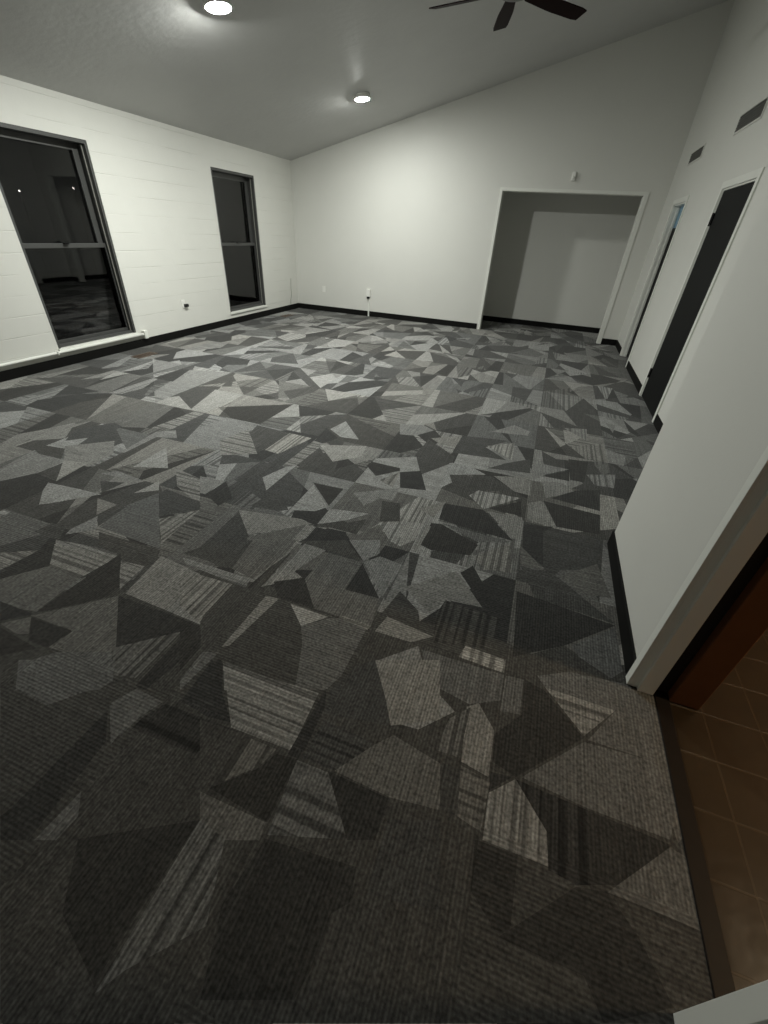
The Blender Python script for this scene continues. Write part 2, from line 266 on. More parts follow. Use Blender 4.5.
SHARDS=[
(1,0,[(-2.125,0.73),(-1.419,1.264),(0.148,1.412),(0.731,1.322),(0.805,0.447),(-0.8,-0.144)]),
(3,0,[(-3.667,1.973),(-3.817,2.101),(-3.691,2.389),(-3.478,2.124)]),
(1,0,[(-3.434,2.089),(-3.568,2.289),(-3.406,2.536),(-3.278,2.501),(-3.254,2.295)]),
(3,0,[(-3.348,2.021),(-3.098,2.256),(-2.915,2.078),(-2.897,1.848),(-3.14,1.847)]),
(4,0,[(-3.14,1.847),(-2.949,1.892),(-2.91,1.61)]),
(1,0,[(-3.125,1.631),(-3.111,1.814),(-2.91,1.61)]),
(1,0,[(-3.67,1.944),(-3.307,1.989),(-3.175,1.854),(-3.392,1.845)]),
(4,0,[(-2.645,2.341),(-2.381,2.072),(-2.62,1.981)]),
(3,0,[(-2.89,2.115),(-2.945,2.542),(-2.821,2.637),(-2.697,2.514),(-2.865,2.46),(-2.856,2.132)]),
(3,1,[(-2.331,2.096),(-2.07,2.045),(-1.874,1.809),(-1.945,1.812),(-2.136,1.893)]),
(3,0,[(-2.735,1.816),(-2.671,1.89),(-2.385,1.856),(-2.532,1.828)]),
(4,0,[(-2.875,1.492),(-2.939,1.576),(-2.735,1.595),(-2.501,1.611),(-2.693,1.4),(-2.736,1.364)]),
(1,0,[(-2.651,1.732),(-2.489,1.787),(-2.514,1.623)]),
(4,0,[(-2.298,1.897),(-2.208,1.802),(-2.327,1.709)]),
(2,0,[(-2.183,1.776),(-1.736,1.318),(-2.21,1.338),(-2.254,1.567)]),
(1,0,[(-2.175,1.779),(-2.174,1.836),(-1.863,1.797),(-1.801,1.723),(-1.978,1.562)]),
(3,2,[(-1.958,1.541),(-1.801,1.723),(-1.764,1.358)]),
(3,0,[(-2.482,1.565),(-2.31,1.558),(-2.326,1.421)]),
(1,0,[(-2.319,1.424),(-2.24,1.573),(-2.217,1.335)]),
(3,0,[(-2.315,1.208),(-2.334,1.255),(-2.312,1.418),(-2.202,1.314)]),
(1,0,[(-2.493,1.156),(-2.485,1.259),(-2.377,1.264),(-2.304,1.16)]),
(1,0,[(-2.167,1.301),(-1.904,1.309),(-1.727,1.31),(-1.681,1.233),(-1.674,1.154),(-1.848,1.16),(-2.065,1.213)]),
(3,1,[(-2.317,1.154),(-2.046,1.196),(-1.911,1.193),(-1.95,1.035),(-2.115,0.964)]),
(3,1,[(-2.474,0.96),(-2.313,1.054),(-2.336,0.869)]),
(0,0,[(-2.313,1.054),(-2.295,1.137),(-2.121,0.962),(-2.325,0.874)]),
(3,1,[(-2.354,2.626),(-2.289,2.94),(-1.935,2.556),(-2.175,2.412)]),
(1,0,[(-2.229,2.873),(-2.269,3.052),(-1.916,3.031),(-1.892,2.798),(-1.948,2.575)]),
(4,2,[(-1.919,2.643),(-1.916,3.031),(-1.687,3.019),(-1.786,2.628)]),
(4,0,[(-1.683,2.248),(-1.614,2.461),(-1.554,2.514),(-1.556,2.104)]),
(1,0,[(-1.845,2.13),(-1.834,2.477),(-1.712,2.415),(-1.683,2.248),(-1.718,2.107)]),
(0,0,[(-1.894,1.89),(-1.882,2.092),(-1.703,1.923),(-1.727,1.807)]),
(3,0,[(-2.095,2.075),(-1.891,2.088),(-1.897,1.889),(-1.939,1.888)]),
(1,0,[(-1.554,2.514),(-1.541,2.885),(-1.272,2.578),(-1.413,2.464)]),
(4,0,[(-1.565,2.93),(-1.194,3.085),(-1.158,2.881),(-1.329,2.695)]),
(4,0,[(-1.634,3.273),(-1.584,3.512),(-1.307,3.179),(-1.474,3.157)]),
(0,0,[(-1.642,2.981),(-1.679,3.284),(-1.483,3.122),(-1.557,2.964)]),
(0,0,[(-1.06,2.751),(-1.047,2.831),(-0.805,2.824),(-0.792,2.783),(-0.934,2.624)]),
(3,2,[(-0.886,2.58),(-0.785,2.762),(-0.759,2.513)]),
(4,0,[(-1.295,2.304),(-1.073,2.087),(-1.13,2.01),(-1.283,1.957)]),
(0,0,[(-1.313,2.337),(-1.077,2.345),(-1.073,2.105)]),
(1,0,[(-1.545,1.889),(-1.483,2.137),(-1.291,1.954),(-1.344,1.913)]),
(3,0,[(-1.579,1.824),(-1.163,1.897),(-1.076,1.874),(-1.378,1.622),(-1.486,1.721)]),
(1,0,[(-1.545,1.415),(-1.57,1.811),(-1.293,1.551),(-1.219,1.349),(-1.365,1.323)]),
(2,0,[(-1.363,1.601),(-1.106,1.861),(-1.107,1.53),(-1.169,1.371)]),
(2,0,[(-1.101,1.662),(-0.654,1.665),(-0.707,1.569),(-1.042,1.425)]),
(3,0,[(-1.093,1.836),(-1.062,1.88),(-1.067,1.414),(-1.118,1.393)]),
(4,0,[(-1.047,1.887),(-1.051,2.08),(-0.791,2.13),(-0.901,1.999)]),
(1,0,[(-0.975,1.889),(-0.785,2.067),(-0.781,1.887)]),
(0,0,[(-1.058,1.694),(-0.969,1.876),(-0.849,1.885),(-0.652,1.678)]),
(2,0,[(-0.844,1.873),(-0.766,1.893),(-0.687,2.048),(-0.579,1.891),(-0.593,1.753),(-0.652,1.678)]),
(1,0,[(-0.768,2.315),(-0.645,2.335),(-0.577,2.128),(-0.697,2.074)]),
(4,2,[(-0.687,2.048),(-0.568,2.101),(-0.498,1.886),(-0.569,1.909)]),
(3,0,[(-0.989,2.327),(-0.711,2.536),(-0.702,2.346),(-0.796,2.34),(-0.858,2.202)]),
(3,0,[(-0.882,3.8),(-0.798,3.881),(-0.726,3.7)]),
(3,0,[(-1.09,3.693),(-0.874,3.767),(-0.749,3.689),(-0.872,3.492),(-1.012,3.454)]),
(3,0,[(-0.726,3.5),(-0.462,3.698),(-0.45,3.393),(-0.633,3.422)]),
(1,0,[(-0.474,3.692),(-0.051,3.773),(-0.231,3.53),(-0.029,3.348),(-0.486,3.289)]),
(4,2,[(-0.224,3.563),(-0.001,3.747),(0.012,3.367)]),
(1,0,[(-0.765,3.126),(-0.74,3.462),(-0.449,3.224),(-0.444,3.096),(-0.625,2.792)]),
(1,0,[(-0.392,2.856),(-0.113,3.011),(0.082,2.842),(-0.172,2.745),(-0.241,2.594),(-0.428,2.659)]),
(4,0,[(-0.464,3.086),(-0.355,3.138),(-0.155,3.014),(-0.42,2.889),(-0.375,2.776),(-0.445,2.651)]),
(3,0,[(-0.238,3.913),(-0.042,4.194),(0.117,4.092),(0.099,3.98)]),
(1,0,[(-0.023,3.298),(0.156,3.463),(0.173,3.193),(-0.152,3.135)]),
(3,0,[(0.174,3.341),(0.223,3.416),(0.472,3.408),(0.234,3.175)]),
(0,0,[(0.264,3.189),(0.472,3.383),(0.47,3.194)]),
(3,0,[(0.244,3.675),(0.725,3.684),(0.474,3.59),(0.367,3.566)]),
(3,0,[(-0.094,3.02),(0.177,3.125),(0.195,2.834),(0.082,2.842)]),
(4,2,[(-0.221,2.642),(-0.172,2.745),(0.136,2.767),(-0.097,2.505)]),
(0,0,[(-0.065,2.527),(0.139,2.723),(0.155,2.523)]),
(0,0,[(-0.363,2.464),(-0.096,2.496),(0.132,2.218),(-0.19,2.238),(-0.351,2.262)]),
(3,0,[(-0.068,2.49),(0.165,2.51),(0.184,2.255),(0.122,2.242)]),
(2,0,[(-0.325,2.225),(0.126,2.201),(-0.069,2.115)]),
(0,0,[(-0.387,2.197),(-0.321,2.211),(-0.065,2.089),(-0.092,1.971),(-0.316,1.925),(-0.387,1.948)]),
(0,0,[(-0.785,2.762),(-0.642,2.854),(-0.526,2.581),(-0.711,2.536)]),
(3,2,[(-0.423,1.905),(-0.414,2.17),(-0.376,2.156),(-0.395,1.865)]),
(4,0,[(-0.577,2.128),(-0.449,2.17),(-0.43,1.984),(-0.498,1.886)]),
(3,0,[(-0.511,2.325),(-0.353,2.505),(-0.386,2.262)]),
(3,2,[(-0.053,2.014),(0.133,2.204),(0.151,1.938),(-0,1.873)]),
(2,0,[(0.194,2.134),(0.325,2.027),(0.305,2.004),(0.193,1.956)]),
(3,0,[(0.185,2.714),(0.271,2.791),(0.513,2.552),(0.383,2.478),(0.2,2.493)]),
(3,0,[(0.267,3.099),(0.412,3.144),(0.506,3.038),(0.305,2.845)]),
(0,0,[(0.341,2.862),(0.525,3.068),(0.691,3.145),(0.671,2.825)]),
(0,0,[(0.289,2.799),(0.668,2.771),(0.652,2.52),(0.383,2.494)]),
(0,0,[(0.179,2.434),(0.366,2.486),(0.304,2.397),(0.317,2.048),(0.195,2.122)]),
(1,0,[(0.384,2.432),(0.65,2.489),(0.628,2.143),(0.389,2.04)]),
(3,2,[(0.606,3.374),(0.83,3.48),(0.798,3.228),(0.657,3.215)]),
(0,0,[(0.468,3.614),(0.627,3.637),(0.581,3.223),(0.475,3.219)]),
(3,2,[(0.424,4.357),(0.649,4.435),(0.636,4.115)]),
(3,0,[(0.84,4.725),(0.939,4.697),(0.893,4.449)]),
(2,0,[(-2.269,0.825),(-2.144,0.986),(-1.926,0.971),(-1.905,0.743),(-2.093,0.708)]),
(0,0,[(-2.307,0.85),(-2.289,1.125),(-2.144,0.986),(-2.269,0.825)]),
(3,1,[(-2.289,1.125),(-1.888,1.189),(-1.926,0.971),(-2.144,0.986)]),
(0,0,[(-1.905,0.743),(-1.9,1.208),(-1.694,1.009),(-1.692,0.932),(-1.873,0.757)]),
(0,0,[(-2.118,0.725),(-1.9,0.728),(-1.994,0.644)]),
(3,1,[(-1.847,1.159),(-1.703,1.175),(-1.679,0.995),(-1.771,1.08)]),
(1,0,[(-1.667,1),(-1.688,1.159),(-1.699,1.271),(-1.648,1.199),(-1.642,0.991)]),
(3,0,[(-1.634,0.985),(-1.687,1.276),(-1.398,1.239),(-1.37,0.975)]),
(3,0,[(-1.37,0.975),(-1.385,1.223),(-1.169,0.965)]),
(2,0,[(-1.903,0.718),(-1.649,0.96),(-1.412,0.729),(-1.413,0.646),(-1.678,0.623),(-1.654,0.724)]),
(2,0,[(-1.695,0.532),(-1.614,0.62),(-1.407,0.705),(-1.295,0.603),(-1.306,0.554),(-1.596,0.438)]),
(2,2,[(-1.407,0.705),(-1.412,0.729),(-1.216,0.904),(-1.219,0.646),(-1.305,0.624)]),
(0,0,[(-1.649,0.96),(-1.358,0.963),(-1.164,0.958),(-1.096,0.876),(-1.141,0.62),(-1.192,0.619),(-1.2,0.919),(-1.412,0.729)]),
(0,0,[(-1.888,0.708),(-1.654,0.724),(-1.672,0.618),(-1.779,0.618)]),
(2,0,[(-1.982,0.636),(-1.896,0.713),(-1.813,0.642),(-1.863,0.622)]),
(0,0,[(-1.96,0.621),(-1.711,0.602),(-1.807,0.52)]),
(1,0,[(-1.599,1.339),(-1.504,1.483),(-1.315,1.592),(-1.272,1.338)]),
(2,0,[(-1.272,1.338),(-1.315,1.592),(-1.08,1.696),(-1.075,1.542),(-1.124,1.313)]),
(3,1,[(-1.575,1.312),(-1.136,1.308),(-1.121,1.242),(-1.525,1.275)]),
(3,2,[(-1.47,1.231),(-1.198,1.24),(-1.191,1.015),(-1.176,0.97),(-1.337,1.025),(-1.492,1.199)]),
(1,0,[(-1.191,1.015),(-1.127,1.249),(-1,1.243),(-0.985,0.952),(-1.083,0.866)]),
(3,0,[(-0.995,1.236),(-0.926,1.245),(-0.974,0.919),(-1.001,0.9)]),
(1,0,[(-0.983,0.878),(-0.906,1.225),(-0.855,1.237),(-0.697,1.071),(-0.602,0.836),(-0.675,0.839),(-0.945,0.837)]),
(1,2,[(-1.115,1.244),(-1.093,1.438),(-1.053,1.589),(-1.049,1.272)]),
(3,0,[(-1.054,1.28),(-1.022,1.565),(-1.026,1.693),(-0.882,1.677),(-0.956,1.451),(-0.893,1.423)]),
(2,0,[(-0.876,1.419),(-0.858,1.661),(-0.649,1.665),(-0.616,1.255),(-0.735,1.255)]),
(0,0,[(-1.015,1.339),(-0.887,1.426),(-0.735,1.255),(-0.936,1.25)]),
(1,0,[(-1.074,1.685),(-0.812,1.814),(-0.653,1.675)]),
(3,0,[(-0.798,1.82),(-0.628,1.895),(-0.586,1.78),(-0.647,1.678)]),
(4,0,[(-0.625,1.664),(-0.569,1.736),(-0.476,1.485)]),
(0,0,[(-0.645,1.655),(-0.463,1.44),(-0.648,1.432)]),
(2,0,[(-0.648,1.432),(-0.463,1.44),(-0.436,1.26),(-0.616,1.255)]),
(4,1,[(-0.592,1.264),(-0.436,1.26),(-0.444,1.232),(-0.597,1.245)]),
(4,0,[(-0.855,1.237),(-0.647,1.233),(-0.739,1.134)]),
(2,0,[(-0.739,1.134),(-0.643,1.226),(-0.586,1.25),(-0.45,1.229),(-0.455,0.967),(-0.486,0.883),(-0.602,0.836),(-0.683,1.046)]),
(1,0,[(-0.441,1.224),(-0.382,1.232),(-0.352,1.151),(-0.435,1.117)]),
(0,0,[(-1.274,0.955),(-1.151,0.948),(-1.083,0.866),(-1.082,0.74)]),
(2,0,[(-1.06,0.847),(-0.993,0.874),(-1.019,0.669),(-1.048,0.702)]),
(0,0,[(-0.981,0.684),(-0.972,0.846),(-0.945,0.837),(-0.869,0.729)]),
(3,1,[(-0.949,0.842),(-0.679,0.845),(-0.602,0.836),(-0.859,0.733)]),
(3,0,[(-0.643,1.67),(-0.575,1.752),(-0.425,1.731),(-0.456,1.459)]),
(3,0,[(-0.372,1.565),(-0.139,1.804),(0.038,1.585),(-0.137,1.565),(-0.202,1.445)]),
(1,2,[(-0.146,1.562),(0.133,1.547),(0.109,1.339),(-0.141,1.28),(-0.168,1.459)]),
(0,0,[(-0.117,1.798),(-0.061,1.887),(0.059,1.69),(0.036,1.597)]),
(3,2,[(-0.075,1.968),(0.113,2.181),(0.15,1.912),(0.002,1.881)]),
(3,0,[(-0.385,1.344),(-0.149,1.311),(-0.234,1.242),(-0.411,1.237)]),
(1,0,[(-0.418,1.355),(-0.382,1.532),(-0.255,1.436),(-0.225,1.361),(-0.381,1.358)]),
(4,2,[(0.004,1.318),(0.186,1.308),(0.186,1.238),(-0.015,1.246)]),
(3,0,[(-0.376,1.059),(-0.197,1.235),(-0.111,1.072),(0.023,0.988),(-0.091,0.866),(-0.19,0.857)]),
(2,0,[(-0.177,1.222),(0.187,1.229),(0.186,1.103),(0.071,1.04),(-0.111,1.072)]),
(1,0,[(-0.434,1.117),(-0.45,1.221),(-0.213,1.229),(-0.339,1.094)]),
(2,0,[(0.177,2.19),(0.334,2.007),(0.193,1.997)]),
(1,0,[(0.193,1.997),(0.393,1.984),(0.672,1.733),(0.287,1.758)]),
(0,0,[(0.192,1.775),(0.671,1.72),(0.432,1.493),(0.214,1.34)]),
(2,0,[(0.413,1.992),(0.615,2.196),(0.671,1.92),(0.506,1.894)]),
(1,0,[(0.215,1.33),(0.432,1.493),(0.642,1.394),(0.432,1.291)]),
(2,0,[(0.464,1.507),(0.67,1.708),(0.677,1.447),(0.627,1.388),(0.495,1.454)]),
(2,0,[(0.195,1.229),(0.268,1.238),(0.265,1.07),(0.191,1.057)]),
(3,0,[(0.064,1.025),(0.105,1.059),(0.179,0.969),(0.182,0.795),(0.083,0.811)]),
(2,0,[(0.322,1.28),(0.45,1.352),(0.672,1.381),(0.79,1.36),(0.771,1.236),(0.628,1.232),(0.356,1.234)]),
(2,0,[(0.628,1.232),(0.771,1.236),(0.745,1.07),(0.518,1.063)]),
(3,1,[(0.356,1.234),(0.628,1.232),(0.504,1.074)]),
(0,0,[(0.275,1.241),(0.356,1.215),(0.504,1.066),(0.272,0.83),(0.188,0.852),(0.181,0.954),(0.273,1.073)]),
(2,2,[(-0.012,0.817),(0.009,0.951),(0.079,1.03),(0.073,0.822)]),
(2,0,[(0.79,1.36),(0.809,1.34),(0.81,0.865),(0.773,0.818),(0.745,1.07)]),
(2,0,[(0.291,0.837),(0.503,1.05),(0.745,1.07),(0.797,0.943),(0.752,0.821),(0.508,0.819)]),
(0,0,[(0.186,0.816),(0.259,0.825),(0.188,0.751)]),
(1,0,[(-0.058,0.77),(0.094,0.788),(0.104,0.64),(-0.021,0.64)]),
(1,0,[(-0.021,0.64),(0.104,0.64),(0.166,0.608),(0.176,0.485),(0.038,0.433)]),
(2,1,[(0.085,0.798),(0.19,0.785),(0.182,0.625),(0.104,0.64)]),
(3,2,[(0.189,0.745),(0.272,0.823),(0.386,0.703),(0.389,0.61),(0.191,0.606)]),
(0,2,[(0.272,0.823),(0.507,0.813),(0.499,0.607),(0.39,0.566),(0.38,0.701)]),
(0,0,[(0.507,0.813),(0.754,0.806),(0.586,0.64),(0.499,0.607)]),
(2,0,[(0.754,0.802),(0.788,0.732),(0.795,0.719),(0.608,0.648)]),
(0,0,[(0.174,0.6),(0.298,0.605),(0.293,0.53),(0.176,0.485)]),
(2,0,[(-1.719,0.535),(-1.361,0.68),(-1.288,0.599),(-1.429,0.436),(-1.604,0.443)]),
(1,0,[(-1.53,0.337),(-1.429,0.436),(-1.271,0.569),(-1.212,0.516),(-1.217,0.187),(-1.244,0.149)]),
(0,0,[(-1.207,0.505),(-1.115,0.416),(-1.081,0.12),(-1.156,0.091),(-1.218,0.132),(-1.209,0.162)]),
(2,0,[(-1.222,0.526),(-1.177,0.614),(-1.043,0.604),(-1.076,0.53),(-1.091,0.414)]),
(0,1,[(-1.065,0.535),(-1.028,0.603),(-0.701,0.616),(-0.802,0.493),(-1.07,0.482)]),
(1,0,[(-1.093,0.449),(-0.822,0.485),(-0.748,0.459),(-0.691,0.39),(-0.939,0.174),(-1.082,0.249)]),
(2,0,[(-1.054,0.269),(-1.001,0.215),(-1.006,0.148),(-1.065,0.126)]),
(0,0,[(-0.983,0.635),(-0.993,0.83),(-0.752,0.633),(-0.853,0.619)]),
(1,0,[(-0.866,0.601),(-0.657,0.614),(-0.659,0.442),(-0.703,0.405)]),
(3,1,[(-0.941,0.834),(-0.506,0.861),(-0.495,0.625),(-0.741,0.618)]),
(2,2,[(-0.654,0.61),(-0.544,0.611),(-0.568,0.54),(-0.655,0.454)]),
(0,0,[(-0.5,0.611),(-0.487,0.892),(-0.456,0.817),(-0.449,0.609)]),
(0,0,[(-0.681,0.424),(-0.565,0.536),(-0.536,0.597),(-0.449,0.609),(-0.452,0.409)]),
(1,0,[(-0.469,0.899),(-0.415,1.031),(-0.352,1.091),(-0.259,0.953),(-0.206,0.876),(-0.204,0.837),(-0.445,0.794)]),
(3,0,[(-0.264,0.966),(-0.352,1.091),(-0.088,1.198),(-0.024,0.935),(-0.193,0.841)]),
(1,1,[(-0.434,0.772),(-0.224,0.755),(-0.322,0.62),(-0.446,0.615)]),
(2,0,[(-0.322,0.62),(-0.224,0.755),(-0.171,0.812),(0.014,0.778),(0.048,0.637),(-0.114,0.613)]),
(2,0,[(-0.703,0.405),(-0.456,0.407),(-0.448,0.361),(-0.614,0.298)]),
(2,1,[(-0.459,0.605),(-0.34,0.608),(-0.197,0.458),(-0.434,0.381)]),
(0,0,[(-0.342,0.612),(-0.113,0.609),(-0.121,0.487),(-0.201,0.456)]),
(0,0,[(-0.433,0.371),(-0.149,0.406),(-0.135,0.33),(-0.19,0.119),(-0.399,0.041),(-0.46,0.201)]),
(1,0,[(-0.173,0.289),(-0.108,0.355),(-0.038,0.367),(-0.006,0.187),(-0.176,0.124)]),
(1,0,[(-0.102,0.55),(0.054,0.61),(0.105,0.4),(-0.1,0.358)]),
(0,0,[(-0.95,0.173),(-0.649,0.34),(-0.658,0.087),(-0.653,-0.028),(-0.84,0.038)]),
(2,2,[(-0.649,0.34),(-0.546,0.327),(-0.471,0.151),(-0.604,0.017),(-0.64,-0.039)]),
(1,0,[(-1.099,0.053),(-1.058,0.076),(-0.84,0.038),(-0.806,-0.069),(-0.836,-0.12)]),
(1,0,[(0.304,0.539),(0.389,0.601),(0.455,0.597),(0.32,0.466)]),
(0,0,[(0.168,0.598),(0.298,0.606),(0.293,0.423),(0.252,0.415),(0.178,0.473)]),
(2,0,[(0.552,0.61),(0.748,0.798),(0.799,0.786),(0.801,0.613),(0.715,0.614)]),
(1,0,[(0.561,0.6),(0.714,0.609),(0.801,0.613),(0.802,0.507),(0.692,0.438),(0.624,0.53)]),
(0,0,[(0.292,0.43),(0.466,0.591),(0.552,0.61),(0.625,0.539),(0.69,0.431),(0.523,0.343),(0.481,0.409),(0.264,0.404)]),
(1,0,[(0.264,0.404),(0.481,0.409),(0.523,0.343),(0.282,0.255)])]

for tone, st, pts in SHARDS:
    tris = [[pts[i] for i in t] for t in tessellate_polygon([[Vector((x, y, 0)) for x, y in pts]])]; tint = rnd.random()
    for tr in tris:
        if area(tr) < 0: tr = tr[::-1]
        if area(tr) < 1e-6: continue
        bb = (min(q[0] for q in tr), max(q[0] for q in tr), min(q[1] for q in tr), max(q[1] for q in tr)); nxt = []
        for P in polys:
            p = P[3]
            if max(q[0] for q in p) < bb[0] or min(q[0] for q in p) > bb[1] or max(q[1] for q in p) < bb[2] or min(q[1] for q in p) > bb[3]: nxt.append(P); continue
            rest = p
            for i in range(3):
                a, b = tr[i], tr[(i+1) % 3]; o_ = clip(rest, a, b, -1)
                if len(o_) >= 3 and abs(area(o_)) > 1e-7: nxt.append([P[0], P[1], P[2], o_])
                rest = clip(rest, a, b, 1)
                if len(rest) < 3: break
        polys = nxt; polys.append([TONE[tone], st/2, tint, tr])
def region(p):
    """cut to the carpeted area: main room, alcove, doorway"""
    out = []
    for (x0, x1, y0, y1) in ((XL-.05, XN, YF-.05, 2.424), (XL-.05, XR+.02, 2.424, YB), (-1.36, 1.345, YB, YC+.02), (XN, .79, .42, 1.383), (XR+.02, XR+.1, 7.5, 8.29)):
        q = p
        for a, b in (((x0, y0), (x1, y0)), ((x1, y0), (x1, y1)), ((x1, y1), (x0, y1)), ((x0, y1), (x0, y0))):
            q = clip(q, a, b, 1)
            if len(q) < 3: break
        if len(q) >= 3: out.append(q)
    return out
bm = bmesh.new(); lay = bm.loops.layers.float_color.new('shard')
for tone, st, tint, p in polys:
    if area(p) < 0: p = p[::-1]
    for q in region(p):
        if abs(area(q)) < 1e-7: continue
        f = bm.faces.new([bm.verts.new((x, y, 0)) for x, y in q])
        for l in f.loops: l[lay] = (tone, st, tint, 1)
for (x0, x1, y0, y1) in ((XL-.25, 1.6, YF-.1, 11),):      # slab under the carpet
    bx(bm, x0, .79, y0, y1, -.1, -.012)
me = bpy.data.meshes.new('floor'); bm.to_mesh(me); bm.free(); me.materials.append(M['carpet'])
fl = bpy.data.objects.new('floor', me); COL.objects.link(fl); fl['kind'] = 'structure'

# ---------------------------------------------------------------- shell
WIN = ((3.553, 4.682, .197, 2.2145), (6.76, 7.88, .197, 2.2145))
wall('wall_left', lambda u, z, w: (XL-.2*w, u, z), [YF-.12, YB+.12], [0, ZL+.02], list(WIN), 'block')
wall('wall_back', lambda u, z, w: (u, YB+.12*w, z), [XL, XR], [0, 3.0], [(-1.198, 1.018, 0, 2.224)], 'wall', top=lambda x: cz(x)+.03)
wall('wall_right', lambda u, z, w: (XR+.12*w, u, z), [2.424, YB], [0, cz(XR)+.03], [(5.026, 5.96, 0, 2.055), (7.501, 8.29, 0, 2.055)], 'wall')
wall('wall_near', lambda u, z, w: (XN+.087*w, u, z), [YF, 2.424], [0, cz(XN)+.03], [(.38, 1.42, 0, 2.09)], 'wall')
struct('wall_jog', box(XN+.087, XR+.12, 2.33, 2.424, 0, cz(XR)+.03), 'wall')
struct('wall_front', box(XL, XN, YF-.12, YF, 0, 4.2), 'wall')
struct('wall_alcove', boxes([(-1.45, -1.36, YB+.12, YC, 0, 2.5), (1.345, 1.44, YB+.12, YC, 0, 2.5), (-1.45, 1.44, YC, YC+.1, 0, 2.5)]), 'wall')
struct('ceiling_alcove', box(-1.45, 1.44, YB+.12, YC+.1, 2.5, 2.6), 'ceiling')
bm = bmesh.new(); xs = (XL-.2, XR+.2); vs = [bm.verts.new((x, y, cz(x)+dz)) for x in xs for y in (YF-.15, YB+.12) for dz in (0, .12)]
for f in ((0, 1, 3, 2), (4, 6, 7, 5), (0, 4, 5, 1), (2, 3, 7, 6), (0, 2, 6, 4), (1, 5, 7, 3)): bm.faces.new([vs[i] for i in f])
struct('ceiling', bm, 'ceiling')
# black rubber base with a small rounded toe, along each wall
BH, BT = .1016, .011
def base(name, L): return struct(name, boxes(L, bev=.002), 'base')
base('baseboard_left', [(XL, XL+BT, YF, YB, 0, BH)])
base('baseboard_back', [(XL+BT, -1.258, YB-BT, YB, 0, BH), (1.078, XR, YB-BT, YB, 0, BH)])
base('baseboard_right', [(XR-BT, XR, 8.36, YB-BT, 0, BH), (XR-BT, XR, 6.03, 7.44, 0, BH), (XR-BT, XR, 2.44, 4.965, 0, BH)])
base('baseboard_near', [(XN-BT, XN, 1.424, 2.424+BT, 0, BH), (XN-BT, XN, YF, .36, 0, BH), (XN, XR, 2.424, 2.424+BT, 0, BH)])
base('baseboard_alcove', [(-1.36, 1.345, YC-BT, YC, 0, BH), (-1.36, -1.36+BT, YB+.12, YC-BT, 0, BH), (1.345-BT, 1.345, YB+.12, YC-BT, 0, BH)])
# casings
cw = .06
struct('trim_1', boxes([(-1.198-cw+.02, -1.198+.005, YB-.014, YB, 0, 2.224+cw-.02), (1.018-.005, 1.018+cw, YB-.014, YB, 0, 2.224+cw-.02), (-1.198, 1.018, YB-.014, YB, 2.219, 2.224+cw-.02),
    (-1.198, -1.186, YB, YB+.12, 0, 2.224), (1.006, 1.018, YB, YB+.12, 0, 2.224), (-1.186, 1.006, YB, YB+.12, 2.212, 2.224)], bev=.002), 'trim')
struct('trim_2', boxes([(XR-.014, XR, 5.96, 6.02, 0, 2.115), (XR-.014, XR, 4.966, 5.026, 0, 2.115), (XR-.014, XR, 5.026, 5.96, 2.055, 2.115), (XR, XR+.12, 5.945, 5.96, 0, 2.055), (XR, XR+.12, 5.026, 5.041, 0, 2.055), (XR, XR+.12, 5.04, 5.95, 2.04, 2.055)], bev=.002), 'trim')
struct('trim_3', boxes([(XR-.014, XR, 8.29, 8.35, 0, 2.115), (XR-.014, XR, 7.44, 7.501, 0, 2.115), (XR-.014, XR, 7.501, 8.29, 2.055, 2.115), (XR, XR+.12, 8.27, 8.29, 0, 2.055), (XR, XR+.12, 7.501, 7.516, 0, 2.055),
    (XR, XR+.12, 7.51, 8.28, 2.04, 2.055), (XR+.05, XR+.08, 8.255, 8.27, 0, 2.04)], bev=.002), 'trim')
struct('trim_4', boxes([(XN-.012, XN, 1.383, 1.424, 0, 2.09), (XN, .785, 1.383, 1.42, 0, 2.09), (.725, .785, 1.366, 1.383, 0, 2.05),
    (XN-.012, XN, .371, .42, 0, 2.09), (XN, .785, .38, .42, 0, 2.09), (XN-.012, .785, .42, 1.383, 2.05, 2.09)], bev=.0015), 'trim')
struct('trim_5', box(.79, .846, .38, 1.42, -.012, .004, bev=.003), 'threshold')
# hall seen through the near doorway
struct('floor_hall', box(.79, 3.6, -1.6, 2.33, -.1, -.004), 'tile')
struct('wall_hall', boxes([(.785, 3.7, 2.30, 2.33, 0, 2.45), (3.6, 3.7, -1.6, 2.3, 0, 2.45), (.785, 3.7, -1.7, -1.6, 0, 2.45)]), 'hallwall')
struct('ceiling_hall', box(.785, 3.7, -1.7, 2.33, 2.45, 2.5), 'hallwall')
struct('trim_6', boxes([(.845, .955, 1.362, 2.3, 0, 2.45)], bev=.004), 'brownwood')
struct('shadow_gap_strip', box(.787, .845, 1.40, 2.3, 0, 2.45), 'black')  # black strip stands in for the shadow gap beside the brown pier
struct('ground', box(-16, XL-.35, -6, 16, -.3, -.15), 'outside')

